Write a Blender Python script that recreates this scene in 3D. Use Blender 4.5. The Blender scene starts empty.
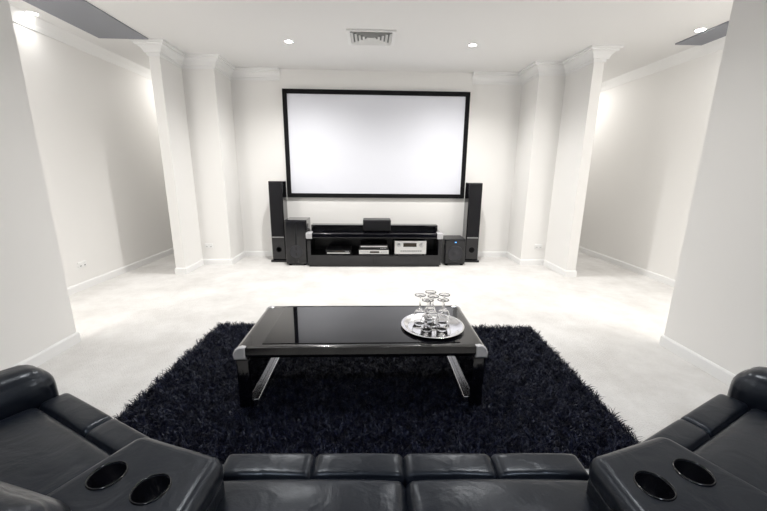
import bpy, bmesh, math, random
import numpy as np
from mathutils import Vector, Matrix
random.seed(3); np.random.seed(3)
scene=bpy.context.scene
COL=scene.collection
scene.view_settings.view_transform='Standard'
scene.view_settings.exposure=.06

# ---------------- materials ----------------
def mat(name,col,rough=0.5,metal=0.0,spec=0.5,noise=0,nscale=50,bump=0,bscale=200,emit=0,trans=0,coat=0,col2=None,ior=1.45,bdist=0.002,wrinkle=0,tint=None):
    m=bpy.data.materials.new(name); m.use_nodes=True
    nt=m.node_tree; b=nt.nodes['Principled BSDF']
    b.inputs['Base Color'].default_value=(*col,1)
    b.inputs['Roughness'].default_value=rough
    b.inputs['Metallic'].default_value=metal
    b.inputs['Specular IOR Level'].default_value=spec
    b.inputs['IOR'].default_value=ior
    b.inputs['Transmission Weight'].default_value=trans
    b.inputs['Coat Weight'].default_value=coat
    if tint: b.inputs['Specular Tint'].default_value=(*tint,1)
    if emit:
        b.inputs['Emission Color'].default_value=(*col,1); b.inputs['Emission Strength'].default_value=emit
    tc=nt.nodes.new('ShaderNodeTexCoord')
    if col2 is not None:
        n=nt.nodes.new('ShaderNodeTexNoise'); n.inputs['Scale'].default_value=nscale; n.inputs['Detail'].default_value=8; n.inputs['Roughness'].default_value=.7
        nt.links.new(tc.outputs['Object'],n.inputs['Vector'])
        r=nt.nodes.new('ShaderNodeValToRGB')
        r.color_ramp.elements[0].position=.38; r.color_ramp.elements[1].position=.64
        r.color_ramp.elements[0].color=(*col,1); r.color_ramp.elements[1].color=(*col2,1)
        nt.links.new(n.outputs['Fac'],r.inputs['Fac']); nt.links.new(r.outputs['Color'],b.inputs['Base Color'])
    if bump:
        n=nt.nodes.new('ShaderNodeTexNoise'); n.inputs['Scale'].default_value=bscale; n.inputs['Detail'].default_value=3
        nt.links.new(tc.outputs['Object'],n.inputs['Vector'])
        bp=nt.nodes.new('ShaderNodeBump'); bp.inputs['Strength'].default_value=bump; bp.inputs['Distance'].default_value=bdist
        nt.links.new(n.outputs['Fac'],bp.inputs['Height'])
        if wrinkle:
            n2=nt.nodes.new('ShaderNodeTexNoise'); n2.inputs['Scale'].default_value=7; n2.inputs['Detail'].default_value=3; n2.inputs['Distortion'].default_value=.8
            nt.links.new(tc.outputs['Object'],n2.inputs['Vector'])
            b2=nt.nodes.new('ShaderNodeBump'); b2.inputs['Strength'].default_value=wrinkle; b2.inputs['Distance'].default_value=.02
            nt.links.new(n2.outputs['Fac'],b2.inputs['Height']); nt.links.new(b2.outputs['Normal'],bp.inputs['Normal'])
        nt.links.new(bp.outputs['Normal'],b.inputs['Normal'])
    return m
M_wall=mat('wall_paint',(.87,.86,.842),.6,bump=.05,bscale=150)
M_ceil=mat('ceiling_paint',(.86,.855,.845),.7)
M_trim=mat('trim_paint',(.88,.88,.875),.35)
M_greyplate=mat('grey_ceiling_plate',(.28,.29,.32),.6)
M_carpet=mat('carpet_cream',(.79,.78,.765),.95,spec=.1,col2=(.66,.645,.625),nscale=1.9,bump=1,bscale=120,bdist=.008)
M_leather=mat('black_leather',(.006,.008,.013),.29,spec=.5,bump=.25,bscale=170,bdist=.0012,wrinkle=.3,tint=(.84,.91,1))
M_leather2=mat('black_leather_dark',(.010,.012,.018),.42,bump=.2,bscale=170,bdist=.0015)
M_gloss=mat('black_gloss',(.003,.003,.005),.07,spec=.5,coat=.4)
M_cup=mat('cup_black',(.006,.006,.008),.16)
M_tgloss=mat('table_black_gloss',(.004,.004,.006),.2,spec=.7,coat=.6)
M_glass=mat('black_glass',(.003,.003,.005),.03,spec=.55,coat=.5)
M_satin=mat('black_satin',(.010,.010,.012),.35)
M_matte=mat('black_matte',(.008,.008,.009),.85,spec=.2)
M_grille=mat('black_grille',(.006,.006,.008),.55,bump=.4,bscale=700,spec=.3)
M_chrome=mat('chrome',(.82,.82,.84),.2,metal=1)
M_tray=mat('polished_silver',(.9,.9,.92),.16,metal=1)
M_silver=mat('brushed_silver',(.60,.60,.61),.28,metal=1)
M_alu=mat('silver_front',(.78,.78,.77),.4,metal=.1)
M_cap=mat('satin_silver_corner',(.62,.62,.64),.25,metal=.5)
M_screen=mat('screen_fabric_glow',(.68,.69,.74),.9,spec=.1,emit=.12)  # slight emission brightens the fabric, standing in for light on it
M_blue=mat('blue_led',(.1,.35,1.0),.4,emit=3)
M_disp=mat('amber_display',(.04,.03,.02),.2)
M_plastic=mat('white_plastic',(.88,.88,.87),.35)
M_slot=mat('dark_slot',(.03,.03,.03),.6)
M_vent=mat('vent_shadow_grey',(.22,.22,.22),.7)
M_lamp=mat('lamp_glow',(1,.98,.95),.5,emit=60)
M_cone=mat('speaker_cone',(.03,.03,.035),.45)
M_clear=mat('clear_glass',(1,1,1),.0,trans=1,ior=1.33)
M_rug=mat('rug_base_black',(.004,.004,.008),.95)
M_pile=bpy.data.materials.new('rug_pile'); M_pile.use_nodes=True
nt=M_pile.node_tree; b=nt.nodes['Principled BSDF']; b.inputs['Roughness'].default_value=.36; b.inputs['Specular IOR Level'].default_value=.3
b.inputs['Specular Tint'].default_value=(.75,.82,1,1)
at=nt.nodes.new('ShaderNodeAttribute'); at.attribute_name='tone'
rp=nt.nodes.new('ShaderNodeValToRGB'); rp.color_ramp.elements[0].color=(.001,.0012,.004,1); rp.color_ramp.elements[1].color=(.012,.015,.045,1)
nt.links.new(at.outputs['Fac'],rp.inputs['Fac']); nt.links.new(rp.outputs['Color'],b.inputs['Base Color'])

# ---------------- helpers ----------------
def new_obj(name,me,m=None,parent=None,smooth=False):
    o=bpy.data.objects.new(name,me); COL.objects.link(o)
    if m: me.materials.append(m)
    if parent: o.parent=parent
    if smooth:
        for p in me.polygons: p.use_smooth=True
    return o
def finish(bm,name,m,parent=None,smooth=False,loc=None,rotz=0):
    bmesh.ops.recalc_face_normals(bm,faces=bm.faces)
    me=bpy.data.meshes.new(name); bm.to_mesh(me); bm.free()
    o=new_obj(name,me,m,parent,smooth)
    if loc: o.location=loc
    o.rotation_euler[2]=rotz
    return o
def addbox(bm,x0,x1,y0,y1,z0,z1):
    vs=[bm.verts.new(p) for p in [(x0,y0,z0),(x1,y0,z0),(x1,y1,z0),(x0,y1,z0),(x0,y0,z1),(x1,y0,z1),(x1,y1,z1),(x0,y1,z1)]]
    for f in [(0,3,2,1),(4,5,6,7),(0,1,5,4),(1,2,6,5),(2,3,7,6),(3,0,4,7)]:
        bm.faces.new([vs[i] for i in f])
def box(name,x0,x1,y0,y1,z0,z1,m,parent=None,bev=0,seg=3,loc=None,rotz=0):
    bm=bmesh.new(); addbox(bm,x0,x1,y0,y1,z0,z1)
    if bev: bmesh.ops.bevel(bm,geom=bm.edges[:],offset=bev,segments=seg,profile=.5,affect='EDGES')
    return finish(bm,name,m,parent,False,loc,rotz)
def parts(name,L,m,parent=None,loc=None,rotz=0,bev=0):
    for b_ in L: box(name,*b_,m,parent,bev=bev,seg=2,loc=loc,rotz=rotz)
def joined(name,L,m,parent=None):
    bm=bmesh.new()
    for b_ in L: addbox(bm,*b_)
    return finish(bm,name,m,parent)
def empty(name,loc,rotz=0,label=None,cat=None,group=None):
    o=bpy.data.objects.new(name,None); COL.objects.link(o); o.location=loc; o.rotation_euler[2]=rotz
    o.empty_display_size=.1
    if label: o['label']=label
    if cat: o['category']=cat
    if group: o['group']=group
    return o
def lab(o,label,cat,group=None):
    o['label']=label; o['category']=cat
    if group: o['group']=group
    return o
def struct(o): o['kind']='structure'; return o
def lathe(name,prof,m,parent=None,seg=32,loc=None,cap=False,axis='Z'):
    bm=bmesh.new(); rings=[]
    for r,z in prof:
        if r<1e-6: rings.append([bm.verts.new((0,0,z))])
        else: rings.append([bm.verts.new((r*math.cos(2*math.pi*i/seg),r*math.sin(2*math.pi*i/seg),z)) for i in range(seg)])
    for a,b_ in zip(rings,rings[1:]):
        for i in range(seg):
            j=(i+1)%seg
            if len(a)==1 and len(b_)==1: continue
            if len(a)==1: bm.faces.new([a[0],b_[i],b_[j]])
            elif len(b_)==1: bm.faces.new([a[i],a[j],b_[0]])
            else: bm.faces.new([a[i],a[j],b_[j],b_[i]])
    if axis=='Y':
        bmesh.ops.rotate(bm,verts=bm.verts,cent=(0,0,0),matrix=Matrix.Rotation(math.radians(90),3,'X'))
    return finish(bm,name,m,parent,True,loc)
def cushion_mesh(w,d,h,r=.05,puff=.02,n=18,side=0.0):
    bm=bmesh.new(); bmesh.ops.create_cube(bm,size=2)
    bmesh.ops.subdivide_edges(bm,edges=bm.edges[:],cuts=n,use_grid_fill=True)
    f=lambda t: math.sin(t*math.pi/2)*.55+t*.45
    for v in bm.verts:
        x,y,z=v.co
        X,Y,Z=f(x)*w/2,f(y)*d/2,f(z)*h/2
        rr=min(r,h/2-.001)
        ix=max(-w/2+r,min(w/2-r,X)); iy=max(-d/2+r,min(d/2-r,Y)); iz=max(-h/2+rr,min(h/2-rr,Z))
        D=Vector((X-ix,Y-iy,(Z-iz)))
        if D.length>1e-6:
            D.normalize(); X,Y,Z=ix+D.x*r,iy+D.y*r,iz+D.z*rr
        if z>0: Z+=puff*max(0,1-x*x)**.6*max(0,1-y*y)**.6*z
        X+=side*(1-z*z)*(1-y*y)*x ; Y+=side*(1-z*z)*(1-x*x)*y
        v.co=(X,Y,Z+h/2)
    return bm
def cushion(name,w,d,h,m,parent=None,loc=(0,0,0),rotz=0,rotx=0,**k):
    bm=cushion_mesh(w,d,h,**k)
    o=finish(bm,name,m,parent,True,loc,rotz); o.rotation_euler[0]=rotx
    return o
def sweep(name,path,prof,m):
    P=[Vector(p) for p in path]; bm=bmesh.new(); rings=[]
    nrm=[]
    for a,b_ in zip(P,P[1:]):
        t=(b_-a).normalized(); nrm.append(Vector((t.y,-t.x)))
    for i,p in enumerate(P):
        if i==0: mit=nrm[0]
        elif i==len(P)-1: mit=nrm[-1]
        else:
            s=nrm[i-1]+nrm[i]; mit=s/ (s.dot(nrm[i]))
        rings.append([bm.verts.new((p.x+mit.x*o_,p.y+mit.y*o_,z)) for o_,z in prof])
    for a,b_ in zip(rings,rings[1:]):
        for i in range(len(prof)):
            j=(i+1)%len(prof)
            bm.faces.new([a[i],a[j],b_[j],b_[i]])
    bm.faces.new(rings[0]); bm.faces.new(rings[-1])
    return struct(finish(bm,name,m))

# ---------------- room ----------------
H=2.9; YR=-2.2; YF=7.0; XL=-3.45; XR=3.92; YB=5.9
LN=-2.44; RN=2.47; LNE=2.79; RNE=2.66
struct(box('floor',XL-.1,XR+.1,YR-.1,YF+.1,-.1,0,M_carpet))
struct(box('ceiling',XL-.1,XR+.1,YR-.1,YF+.1,H,H+.1,M_ceil))
struct(box('wall_left',XL-.1,XL,YR,YF,0,H,M_wall))
struct(box('wall_right',XR,XR+.1,YR,YF,0,H,M_wall))
struct(box('wall_rear',XL-.1,XR+.1,YR-.1,YR,0,H,M_wall))
struct(box('wall_front_end',XL-.1,XR+.1,YF,YF+.1,0,H,M_wall))
struct(box('wall_back',-2.57,2.74,YB,YB+.1,0,H,M_wall))
struct(box('wall_back_center',-1.37,1.55,YB-.06,YB,0,H,M_wall))
struct(box('wall_back_left',-2.57,-2.136,5.33,YB,0,H,M_wall))
struct(box('wall_back_right',2.36,2.74,5.33,YB,0,H,M_wall))
struct(box('wall_divider_left',-2.70,-2.57,4.82,YF,0,H,M_wall))
struct(box('wall_divider_right',2.74,2.87,4.68,YF,0,H,M_wall))
struct(box('wall_near_left',LN-.12,LN,YR,LNE,0,H,M_wall))
struct(box('wall_near_right',RN,RN+.12,YR,RNE,0,H,M_wall))
cor=[(0,H-.15),(.014,H-.15),(.016,H-.122),(.034,H-.118),(.038,H-.10),(.052,H-.075),(.078,H-.052),(.10,H-.044),(.104,H-.026),(.128,H-.022),(.130,H),(0,H)]
bas=[(0,0),(.014,0),(.014,.075),(.008,.088),(0,.09)]
pL=[(-2.70,YF),(-2.70,4.82),(-2.57,4.82),(-2.57,5.33),(-2.136,5.33),(-2.136,5.9),(-1.37,5.9)]
pR=[(1.55,5.9),(2.36,5.9),(2.36,5.33),(2.74,5.33),(2.74,4.68),(2.87,4.68),(2.87,YF)]
sweep('trim_1',pL,cor,M_trim); sweep('trim_2',pR,cor,M_trim)
sweep('baseboard_back',pL+[(-1.37,5.84),(1.55,5.84)]+pR,bas,M_trim)
scor=[(0,H-.12),(.01,H-.12),(.03,H-.07),(.06,H-.02),(.07,H),(0,H)]
sweep('trim_3',[(XL,YR),(XL,YF)],scor,M_trim); sweep('trim_4',[(XR,YF),(XR,YR)],scor,M_trim)
sweep('baseboard_left',[(XL,YR),(XL,YF)],bas,M_trim); sweep('baseboard_right',[(XR,YF),(XR,YR)],bas,M_trim)
nl=[(LN,YR),(LN,LNE),(LN-.12,LNE),(LN-.12,YR)]; nr=[(RN+.12,YR),(RN+.12,RNE),(RN,RNE),(RN,YR)]
sweep('trim_5',nl,cor,M_trim); sweep('trim_6',nr,cor,M_trim)
sweep('baseboard_near_left',nl,bas,M_trim); sweep('baseboard_near_right',nr,bas,M_trim)
struct(box('grey_plate_left',-3.16,-2.60,1.2,4.68,H-.012,H+.01,M_greyplate))  # thin flat grey rectangle on the ceiling, left passage
struct(box('grey_plate_right',3.54,3.86,2.9,4.45,H-.015,H+.01,M_greyplate))  # matching grey rectangle on the ceiling, right passage

# sockets
def socket(loc,rotz,label):
    e=empty('power_outlet',loc,rotz,label,'power outlet')
    box('plate',-.06,.06,-.012,0,-.036,.036,M_plastic,e,bev=.004)
    parts('switch',[(-.04,-.022,-.016,-.011,.008,.024),(.022,.04,-.016,-.011,.008,.024)],M_plastic,e)
    parts('socket_slot',[(-.040,-.036,-.0135,-.011,-.02,-.006),(-.026,-.022,-.0135,-.011,-.02,-.006),(.022,.026,-.0135,-.011,-.02,-.006),(.036,.040,-.0135,-.011,-.02,-.006)],M_slot,e)
    return e
socket((XL,4.2,.30),math.radians(90),'white double power outlet low on the white wall')
socket((-2.45,5.33,.3),0,'small white power outlet on the narrow wall return')
socket((2.62,5.33,.3),0,'small white power outlet on the narrow wall return')

# ---------------- downlights ----------------
def downlight(x,y,power,group='recessed ceiling downlights',size=150,soft=.05,col=(1,.98,.95)):
    e=empty('downlight',(x,y,H),0,'small round recessed ceiling downlight, lit','ceiling light',group)
    lathe('trim_ring',[(.042,-.001),(.042,-.008),(.05,-.010),(.060,-.004),(.060,0)],M_trim,e,seg=28)
    lathe('lamp',[(0,-.014),(.03,-.011),(.042,-.006),(.042,-.001)],M_lamp,e,seg=20)
    l=bpy.data.lights.new('downlight_beam','SPOT'); l.energy=power; l.spot_size=math.radians(size); l.spot_blend=1; l.shadow_soft_size=soft
    l.color=col
    lo=bpy.data.objects.new('downlight_beam',l); COL.objects.link(lo); lo.location=(0,0,-.03); lo.parent=e
def panel(x,y,sx_,sy_,power,col=(1,.97,.93),tilt=0):  # bare area light without a fixture, added as out-of-view fill
    l=bpy.data.lights.new('corridor_fill_light','AREA'); l.shape='RECTANGLE'; l.size=sx_; l.size_y=sy_; l.energy=power; l.color=col
    lo=bpy.data.objects.new('corridor_fill_light',l); COL.objects.link(lo); lo.location=(x,y,H-.02-abs(math.sin(tilt))*sy_/2); lo.rotation_euler[0]=tilt
downlight(-.972,4.66,195); downlight(1.21,4.64,195)
downlight(-3.34,4.05,2.5,size=110); downlight(3.46,4.04,2.5,size=110)
# unseen area lights added to brighten the corridors
panel(-3.05,2.1,.4,1.6,44,tilt=math.radians(10)); panel(3.2,2.0,.5,1.6,52,tilt=math.radians(10))
panel(-3.05,6.6,.4,.6,7.5,tilt=math.radians(-15)); panel(3.35,6.6,.5,.6,9,tilt=math.radians(-15))
downlight(-.95,2.2,80,soft=.1); downlight(1.15,2.2,80,soft=.1)
downlight(-.95,-.4,72,col=(.80,.88,1)); downlight(1.15,-.4,72,col=(.80,.88,1))

# ceiling vent
v=empty('ceiling_vent',(0,4.47,H),0,'square white louvred air vent in the ceiling','air vent')
w,d=.27,.22
joined('frame',[(-w,w,-d,-d*.86,-.018,0),(-w,w,d*.86,d,-.018,0),(-w,-w*.86,-d*.86,d*.86,-.018,0),(w*.86,w,-d*.86,d*.86,-.018,0)],M_plastic,v)
box('backing',-w*.86,w*.86,-d*.86,d*.86,-.003,0,M_vent,v)
for k in range(5):
    bm=bmesh.new()
    s=.84-.16*k
    a,b_=w*s,d*s; z0,z1=-.028,-.004; q=.024
    o1=[(-a,-b_),(a,-b_),(a,b_),(-a,b_)]; i1=[(-a+q,-b_+q),(a-q,-b_+q),(a-q,b_-q),(-a+q,b_-q)]
    vo=[bm.verts.new((x,y,z0)) for x,y in o1]; vi=[bm.verts.new((x,y,z1)) for x,y in i1]
    for i in range(4):
        j=(i+1)%4
        bm.faces.new([vo[i],vo[j],vi[j],vi[i]])
    finish(bm,'louvre',M_plastic,v)

# ---------------- projector screen ----------------
s=empty('projector_screen',(.09,YB-.06,1.81),0,'wide fixed projection screen, white fabric in black frame','projector screen')
W,Hh=1.435,.81
joined('frame',[(-W,W,-.04,0,Hh-.065,Hh),(-W,W,-.04,0,-Hh,-Hh+.065),(-W,-W+.065,-.04,0,-Hh+.065,Hh-.065),(W-.065,W,-.04,0,-Hh+.065,Hh-.065)],M_matte,s)
box('screen_surface',-W+.06,W-.06,-.02,-.005,-Hh+.06,Hh-.06,M_screen,s)

# ---------------- AV stand ----------------
T=empty('television_stand',(.06,5.2,0),0,'long low black gloss media stand with open shelf','media stand')
w=1.01; BZ=.185
box('plinth',-w+.02,w-.02,.02,.43,.0,.03,M_gloss,T)
box('base',-w,w,0,.45,.03,BZ,M_gloss,T)
parts('side_panel',[(-w,-w+.05,0,.45,BZ,.445),(w-.05,w,0,.45,BZ,.445)],M_gloss,T)
box('back_panel',-w+.05,w-.05,.42,.45,BZ,.445,M_satin,T)
for xx in (-.34,.34): box('drawer',xx-.32,xx+.32,-.012,.0,.045,BZ-.01,M_gloss,T,bev=.003)
box('tabletop',-w-.005,w+.005,-.04,.45,.445,.525,M_gloss,T,bev=.018,seg=5)
box('riser_shelf',-w+.02,w-.02,.29,.45,.575,.60,M_gloss,T)
box('riser_back',-w+.05,w-.05,.40,.44,.525,.575,M_gloss,T)
parts('riser_support',[(-w+.02,-w+.05,.29,.44,.525,.575),(w-.05,w-.02,.29,.44,.525,.575)],M_gloss,T)
parts('end_cap',[(-w-.012,-w+.085,-.048,.10,.438,.532),(w-.085,w+.012,-.048,.10,.438,.532)],M_cap,T,bev=.016)
def player(name,x,z,wd,ht,label,silver=False,cat='media player',y=5.22):
    e=empty(name,(x,y,z),0,label,cat)
    box('body',-wd/2,wd/2,.01,.32,.012,ht,M_silver if silver else M_satin,e,bev=.003)
    parts('foot',[(-wd/2+.02,-wd/2+.05,.03,.06,0,.012),(wd/2-.05,wd/2-.02,.03,.06,0,.012),(-wd/2+.02,-wd/2+.05,.26,.29,0,.012),(wd/2-.05,wd/2-.02,.26,.29,0,.012)],M_matte,e)
    return e
p=player('disc_player',-.49,BZ,.38,.075,'slim black disc player with silver front strip')
box('front_panel',-.19,.19,0,.01,.012,.075,M_satin,p); box('trim_strip',-.17,.17,-.004,0,.02,.034,M_alu,p)
box('display',-.05,.07,-.003,0,.045,.062,M_disp,p); parts('button',[(.10+.022*i,.112+.022*i,-.004,0,.048,.058) for i in range(3)],M_silver,p)
p=player('disc_player',.045,BZ,.45,.075,'silver-fronted disc player at the bottom of a stack')
box('front_panel',-.225,.225,0,.01,.012,.075,M_alu,p); box('display',-.06,.08,-.004,0,.03,.055,M_disp,p)
parts('button',[(.11+.024*i,.124+.024*i,-.006,0,.036,.05) for i in range(4)],M_silver,p); box('disc_tray',-.2,-.08,-.004,0,.042,.056,M_silver,p)
p=player('disc_player',.045,BZ+.076,.42,.075,'slim black recorder with silver strip, stacked on a player')
box('front_panel',-.21,.21,0,.01,.012,.075,M_satin,p); box('trim_strip',-.2,.2,-.004,0,.045,.062,M_alu,p)
parts('button',[(.10+.024*i,.114+.024*i,-.004,0,.02,.032) for i in range(4)],M_silver,p)
p=player('amplifier_receiver',.60,BZ,.48,.215,'silver amplifier receiver with two knobs and dark display',True,'receiver')
box('front_panel',-.24,.24,0,.01,.012,.215,M_alu,p,bev=.002)
box('display',-.11,.09,-.004,0,.125,.185,M_disp,p)
for xx in (-.175,.165):
    lathe('knob',[(0,.024),(.026,.024),(.031,.018),(.032,0)],M_silver,p,seg=24,loc=(xx,0,.15),axis='Y')
parts('button',[(-.15+.03*i,-.133+.03*i,-.005,0,.055,.067) for i in range(11)],M_slot,p)
c=empty('center_speaker',(.09,5.24,.525),0,'small black centre speaker standing on the media stand','speaker')
box('cabinet',-.21,.21,.015,.28,.012,.185,M_satin,c,bev=.012)
box('grille',-.20,.20,0,.02,.02,.175,M_grille,c,bev=.006)
parts('foot',[(-.18,-.14,.04,.24,0,.014),(.14,.18,.04,.24,0,.014)],M_matte,c)

# ---------------- tower speakers ----------------
def tower(x,y,rz,label):
    e=empty('tower_speaker',(x,y,0),rz,label,'speaker','tall floor speakers')
    box('plinth',-.125,.125,-.02,.30,0,.035,M_gloss,e,bev=.006)
    box('cabinet',-.105,.105,.012,.28,.035,1.26,M_gloss,e,bev=.012)
    box('grille',-.094,.094,-.006,.014,.42,1.245,M_grille,e,bev=.006)
    box('trim_strip',-.09,.09,-.002,.013,.395,.404,M_silver,e)
    lathe('bass_port',[(.045,.002),(.04,.004),(.032,.0),(0,.0)],M_matte,e,seg=24,loc=(0,.012,.2),axis='Y')
tower(-1.455,5.50,0,'tall slim black floorstanding speaker beside the media stand')
tower(1.625,5.50,math.radians(-2),'tall slim black floorstanding speaker beside the media stand')
e=empty('subwoofer',(-1.13,5.28,0),0,'upright glossy black subwoofer cabinet with tall front panel','subwoofer')
box('cabinet',-.165,.165,.012,.36,.02,.70,M_gloss,e,bev=.012)
box('front_panel',-.15,.15,-.006,.014,.03,.69,M_gloss,e,bev=.01)
box('trim_strip',-.012,.012,-.012,-.005,.06,.66,M_satin,e)
lathe('driver',[(.1,.002),(.095,.012),(.085,.008),(.03,.002),(.02,.008),(0,.010)],M_cone,e,seg=32,loc=(0,-.006,.22),axis='Y')
parts('foot',[(-.13,-.09,.03,.07,0,.022),(.09,.13,.03,.07,0,.022),(-.13,-.09,.29,.33,0,.022),(.09,.13,.29,.33,0,.022)],M_matte,e)
e=empty('subwoofer',(1.30,5.28,0),0,'black cube subwoofer with small blue light','subwoofer')
box('cabinet',-.165,.165,.012,.36,.02,.42,M_satin,e,bev=.015)
box('front_panel',-.15,.15,-.006,.014,.035,.405,M_gloss,e,bev=.01)
lathe('driver',[(.12,.002),(.115,.014),(.1,.01),(.035,.002),(.025,.010),(0,.013)],M_cone,e,seg=32,loc=(0,-.006,.2),axis='Y')
box('indicator_light',-.012,.012,-.010,-.005,.365,.376,M_blue,e)
parts('foot',[(-.14,-.1,.03,.07,0,.022),(.1,.14,.03,.07,0,.022),(-.14,-.1,.29,.33,0,.022),(.1,.14,.29,.33,0,.022)],M_matte,e)

# ---------------- rug ----------------
rx,ry=1.44,.79
rc=(.01,2.235); rrot=math.radians(-2.2)
R=empty('shag_rug',(rc[0],rc[1],0),rrot,'large black shaggy rug with long pile on cream carpet','rug')
box('rug_backing',-rx,rx,-ry,ry,0.001,.014,M_rug,R,bev=.004)
N=100000
px=np.random.uniform(-rx,rx,N); py=np.random.uniform(-ry,ry,N)
px+=np.random.normal(0,.006,N); py+=np.random.normal(0,.006,N)
ang=np.random.uniform(0,2*np.pi,N)
gx=np.sin(px*31+3*np.sin(py*23))+np.random.normal(0,1.0,N); gy=np.cos(py*37+3*np.sin(px*27))+np.random.normal(0,1.0,N)
gl=np.sqrt(gx**2+gy**2)+1e-6; gx/=gl; gy/=gl
ln=np.random.uniform(.034,.058,N); lean=np.random.uniform(.3,1.0,N)
wd=np.random.uniform(.0013,.0029,N)
sx,sy=np.cos(ang)*wd,np.sin(ang)*wd
V=np.zeros((N,7,3))
for k,t in enumerate([0,.4,.75]):
    bend=lean*t**1.6*ln; zz=.010+ln*(t-.35*lean*t*t)
    cx=px+gx*bend; cy=py+gy*bend; ww=1-.2*t
    V[:,2*k]=np.stack([cx-sx*ww,cy-sy*ww,zz],1); V[:,2*k+1]=np.stack([cx+sx*ww,cy+sy*ww,zz],1)
V[:,6]=np.stack([px+gx*lean*ln,py+gy*lean*ln,.010+ln*(1-.45*lean)],1)
base=(np.arange(N)*7)[:,None]
quads=np.concatenate([base+np.array([[0,1,3,2]]),base+np.array([[2,3,5,4]])],1).reshape(-1,4)
tris=(base+np.array([[4,5,6]]))
me=bpy.data.meshes.new('pile')
me.vertices.add(N*7); me.vertices.foreach_set('co',V.reshape(-1))
me.loops.add(quads.size+tris.size); me.loops.foreach_set('vertex_index',np.concatenate([quads.reshape(-1),tris.reshape(-1)]).astype(np.int32))
me.polygons.add(len(quads)+len(tris))
me.polygons.foreach_set('loop_start',np.concatenate([np.arange(len(quads))*4,len(quads)*4+np.arange(len(tris))*3]).astype(np.int32))
me.update(calc_edges=True); me.validate()
a=me.attributes.new('tone','FLOAT','POINT'); a.data.foreach_set('value',np.repeat(np.random.beta(1.1,2.8,N),7).astype(np.float32))
o=new_obj('pile',me,M_pile,R); o['kind']='stuff'

# ---------------- coffee table ----------------
zb=.022
CT=empty('coffee_table',(-.05,1.85,zb),0,'low glossy black coffee table with chrome corners','coffee table')
hw=.73; dp=.65; th=.403; tt=.072; lw=.082
def prof_extrude(name,ring,y0,y1,m,parent,bev=0,seg=4):
    bm=bmesh.new()
    f=[bm.verts.new((x,y0,z)) for x,z in ring]; g=[bm.verts.new((x,y1,z)) for x,z in ring]
    for i in range(len(ring)):
        j=(i+1)%len(ring); bm.faces.new([f[i],f[j],g[j],g[i]])
    A=bm.faces.new(f); B=bm.faces.new(g[::-1])
    if bev:
        ed=list(set(list(A.edges)+list(B.edges)))
        bmesh.ops.bevel(bm,geom=ed,offset=bev,segments=seg,profile=.5,affect='EDGES')
    return finish(bm,name,m,parent)
def arc(cx,cz,r,a0,a1,n=8): return [(cx+r*math.cos(math.radians(a0+(a1-a0)*k/n)),cz+r*math.sin(math.radians(a0+(a1-a0)*k/n))) for k in range(n+1)]
ring=arc(-hw+.04,th-.04,.04,180,90)+arc(hw-.04,th-.04,.04,90,0)+[(hw,th-tt),(-hw,th-tt)]
tb=prof_extrude('tabletop',ring,0,dp,M_tgloss,CT,bev=.030,seg=10)
for p_ in tb.data.polygons: p_.use_smooth=p_.area<.02
box('glass_panel',-hw+.15,hw-.15,.05,dp-.03,th-.002,th+.004,M_glass,CT,bev=.002)
for sgn in (-1,1):
    xa,xb=sorted((sgn*(hw-.004),sgn*(hw-lw)))
    box('leg',xa,xb,.01,dp-.01,0,th-tt+.002,M_gloss,CT,bev=.012,seg=4)
    xa,xb=sorted((sgn*(hw-lw+.002),sgn*(hw-lw-.030)))
    box('chrome_rail',xa,xb,.03,dp-.03,.004,.055,M_chrome,CT,bev=.004)
    for yy0,yy1 in ((-.004,.034),(dp-.034,dp+.004)):
        ring=arc(-hw+.042,th-.042,.0445,180,90)+[(-hw+.07,th+.0025),(-hw+.07,th-tt-.002),(-hw-.0025,th-tt-.002)]
        ring=[(x*(-sgn),z) for x,z in ring]
        prof_extrude('chrome_corner',ring,yy0,yy1,M_cap,CT,bev=.012)

# ---------------- tray & glasses ----------------
ztop=zb+th+.005
tray=lathe('serving_tray',[(0,.002),(.155,.002),(.165,.006),(.185,.014),(.200,.017),(.204,.0155),(.203,.013),(.187,.009),(.168,0),(0,0)],M_tray,None,seg=64,loc=(.40,2.12,ztop))
lab(tray,'round polished silver tray on the black coffee table','tray')
outer=[(.032,0),(.038,.02),(.0405,.045),(.040,.068),(.032,.088),(.018,.101),(.007,.111),(.0042,.128),(.004,.176),(.0055,.190),(.014,.1955),(.026,.1980),(.037,.1995)]
innr=[(.0375,.2008),(.026,.1998),(.014,.1978),(.005,.196),(0,.1955)]
bowl=[(0,.100),(.010,.0995),(.018,.098),(.0305,.0865),(.0385,.067),(.0392,.045),(.0367,.02),(.0310,.0)]
prof=bowl+outer+innr
g0=None
for i in range(6):
    if i<5:
        aa=math.radians(20+72*i); gx_,gy_=.083*math.cos(aa),.083*math.sin(aa)
    else: gx_,gy_=0,0
    if g0 is None:
        g=lathe('wine_glass',prof,M_clear,None,seg=32); g0=g
    else:
        g=g0.copy(); COL.objects.link(g)
    g.location=(.40+gx_,2.13+gy_,ztop+.0022)
    lab(g,'clear stemmed wine glass standing upside down on the tray','wine glass','wine glasses on the tray')

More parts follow.
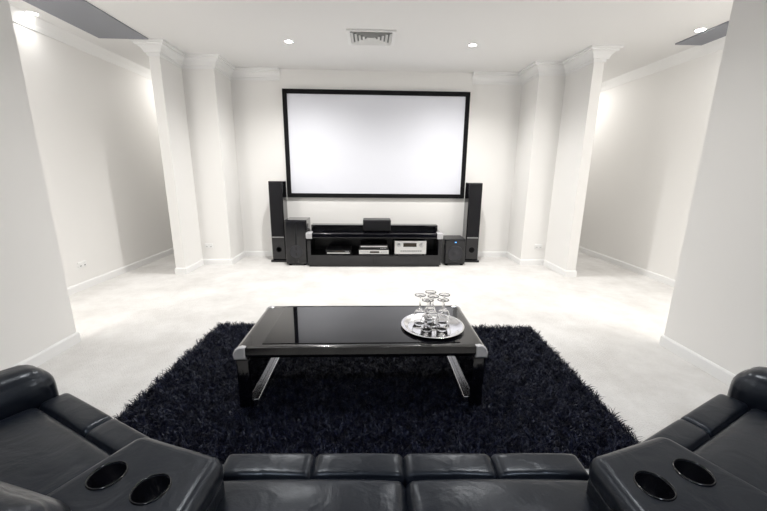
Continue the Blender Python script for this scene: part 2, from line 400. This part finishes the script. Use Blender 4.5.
# ---------------- sofa ----------------
S=empty('sectional_sofa',(.09,0,0),math.radians(-1.3),'curved black leather recliner sofa with cup holder consoles','sofa')
sz=.33
def seat_unit(P,th_,wd,sgn,by=-.645,bh=.53):
    c_,s_=math.cos(th_),math.sin(th_)
    def L(x,y,z): return (P[0]+c_*x-s_*y,P[1]+s_*x+c_*y,z)
    cx=sgn*wd/2
    box('seat_base',-wd/2+.004,wd/2-.004,-.58,-.03,.04,sz+.02,M_leather2,S,loc=L(cx,0,0),rotz=th_,bev=.02)
    for k in (-1,1):
        cushion('footrest_pad',wd/2+.006,.112,.116,M_leather,S,loc=L(cx+k*wd/4,-.052,sz),rotz=th_,r=.024,puff=.010,n=16,side=.0)
    cushion('seat_cushion',wd+.006,.51,.114,M_leather,S,loc=L(cx,-.358,sz),rotz=th_,r=.03,puff=.036,n=24,side=.0)
    cushion('backrest',wd-.004,.20,bh,M_leather,S,loc=L(cx,by,.40),rotz=th_,rotx=math.radians(8),r=.075,puff=.015,n=18,side=.01)
sw=.61
seat_unit((0,1.045),0,sw,-1); seat_unit((0,1.045),0,sw,1)
ta=math.radians(27.3); ow=.73
seat_unit((-.815,1.065),-ta,ow,-1); seat_unit((.815,1.065),ta,ow,1)
def prism(name,poly,z0,z1,bev,seg):
    bm=bmesh.new()
    lo=[bm.verts.new((x,y,z0)) for x,y in poly]; hi=[bm.verts.new((x,y,z1)) for x,y in poly]
    for i in range(4):
        j=(i+1)%4; bm.faces.new([lo[i],lo[j],hi[j],hi[i]])
    bm.faces.new(lo[::-1]); bm.faces.new(hi)
    bmesh.ops.recalc_face_normals(bm,faces=bm.faces)
    bmesh.ops.bevel(bm,geom=bm.edges[:],offset=bev,segments=seg,profile=.5,affect='EDGES')
    return finish(bm,name,M_leather,S,False)
for sgn in (-1,1):
    P=(sgn*.815,1.065); t=ta*sgn
    c_,s_=math.cos(t),math.sin(t)
    def L(x,y,z): return (P[0]+c_*x-s_*y,P[1]+s_*x+c_*y,z)
    cushion('armrest',.22,.84,.515,M_leather,S,loc=L(sgn*(ow+.125),-.43,.05),rotz=t,r=.09,puff=.015,n=20,side=.01)
    poly=[(-.845,.985),(-.535,.885),(-.555,.40),(-1.13,.43)]
    if sgn>0: poly=[(-x,y) for x,y in poly][::-1]
    cxm=sum(x for x,y in poly)/4; cym=sum(y for x,y in poly)/4
    inner=[(cxm+(x-cxm)*.965,cym+(y-cym)*.965) for x,y in poly]
    base_=prism('console',inner,.04,.515,.015,3)
    for p_ in base_.data.polygons: p_.use_smooth=p_.area<.01
    con=prism('console_top',poly,.495,.588,.040,8); con.parent=base_
    cups=[(-.682,.765),(-.827,.808)] if sgn<0 else [(.655,.772),(.80,.815)]
    cut=bmesh.new()
    for cx,cy in cups:
        bmesh.ops.create_cone(cut,cap_ends=True,segments=40,radius1=.043,radius2=.043,depth=.16,matrix=Matrix.Translation((cx,cy,.585)))
    me=bpy.data.meshes.new('cut'); cut.to_mesh(me); cut.free(); co=bpy.data.objects.new('cut',me); COL.objects.link(co)
    co.parent=S
    for ob in (base_,con):
        md=ob.modifiers.new('b','BOOLEAN'); md.object=co; md.operation='DIFFERENCE'; md.solver='EXACT'
    bpy.context.view_layer.update()
    dg=bpy.context.evaluated_depsgraph_get()
    res=[(ob,bpy.data.meshes.new_from_object(ob.evaluated_get(dg))) for ob in (base_,con)]
    for ob,nm in res:
        ob.modifiers.clear(); ob.data=nm
        for p_ in nm.polygons: p_.use_smooth=abs(p_.normal.z)<.98 and p_.area<.02
    bpy.data.objects.remove(co)
    for cx,cy in cups:
        lathe('cup_holder',[(.048,.588),(.046,.5925),(.0440,.592),(.042,.583),(.040,.515),(0,.513),(0,.511),(.0425,.511),(.0428,.583),(.048,.5855)],M_cup,base_,seg=40,loc=(cx,cy,0))
    cushion('corner_back',.44,.20,.43,M_leather,S,loc=(sgn*.83,.52,.42),rotz=math.radians(15)*sgn,rotx=math.radians(6),r=.09,puff=.01,n=18,side=.01)

# ---------------- camera ----------------
cam=bpy.data.cameras.new('camera'); co=bpy.data.objects.new('camera',cam); COL.objects.link(co); scene.camera=co
psi,pit,rol=math.radians(2.1),math.radians(13.2),.010
F=Vector((math.sin(psi)*math.cos(pit),math.cos(psi)*math.cos(pit),-math.sin(pit)))
R0=Vector((math.cos(psi),-math.sin(psi),0)); U0=R0.cross(F)
cr=(R0+rol*U0).normalized(); cu=(U0-rol*R0).normalized()
m=Matrix((cr,cu,-F)).transposed().to_4x4(); m.translation=(0,0,1.4); co.matrix_world=m
cam.lens=353/767*36; cam.sensor_width=36; cam.clip_start=.02
wd_=bpy.data.worlds.new('world'); scene.world=wd_; wd_.use_nodes=True
wd_.node_tree.nodes['Background'].inputs[0].default_value=(.8,.85,1,1); wd_.node_tree.nodes['Background'].inputs[1].default_value=.3
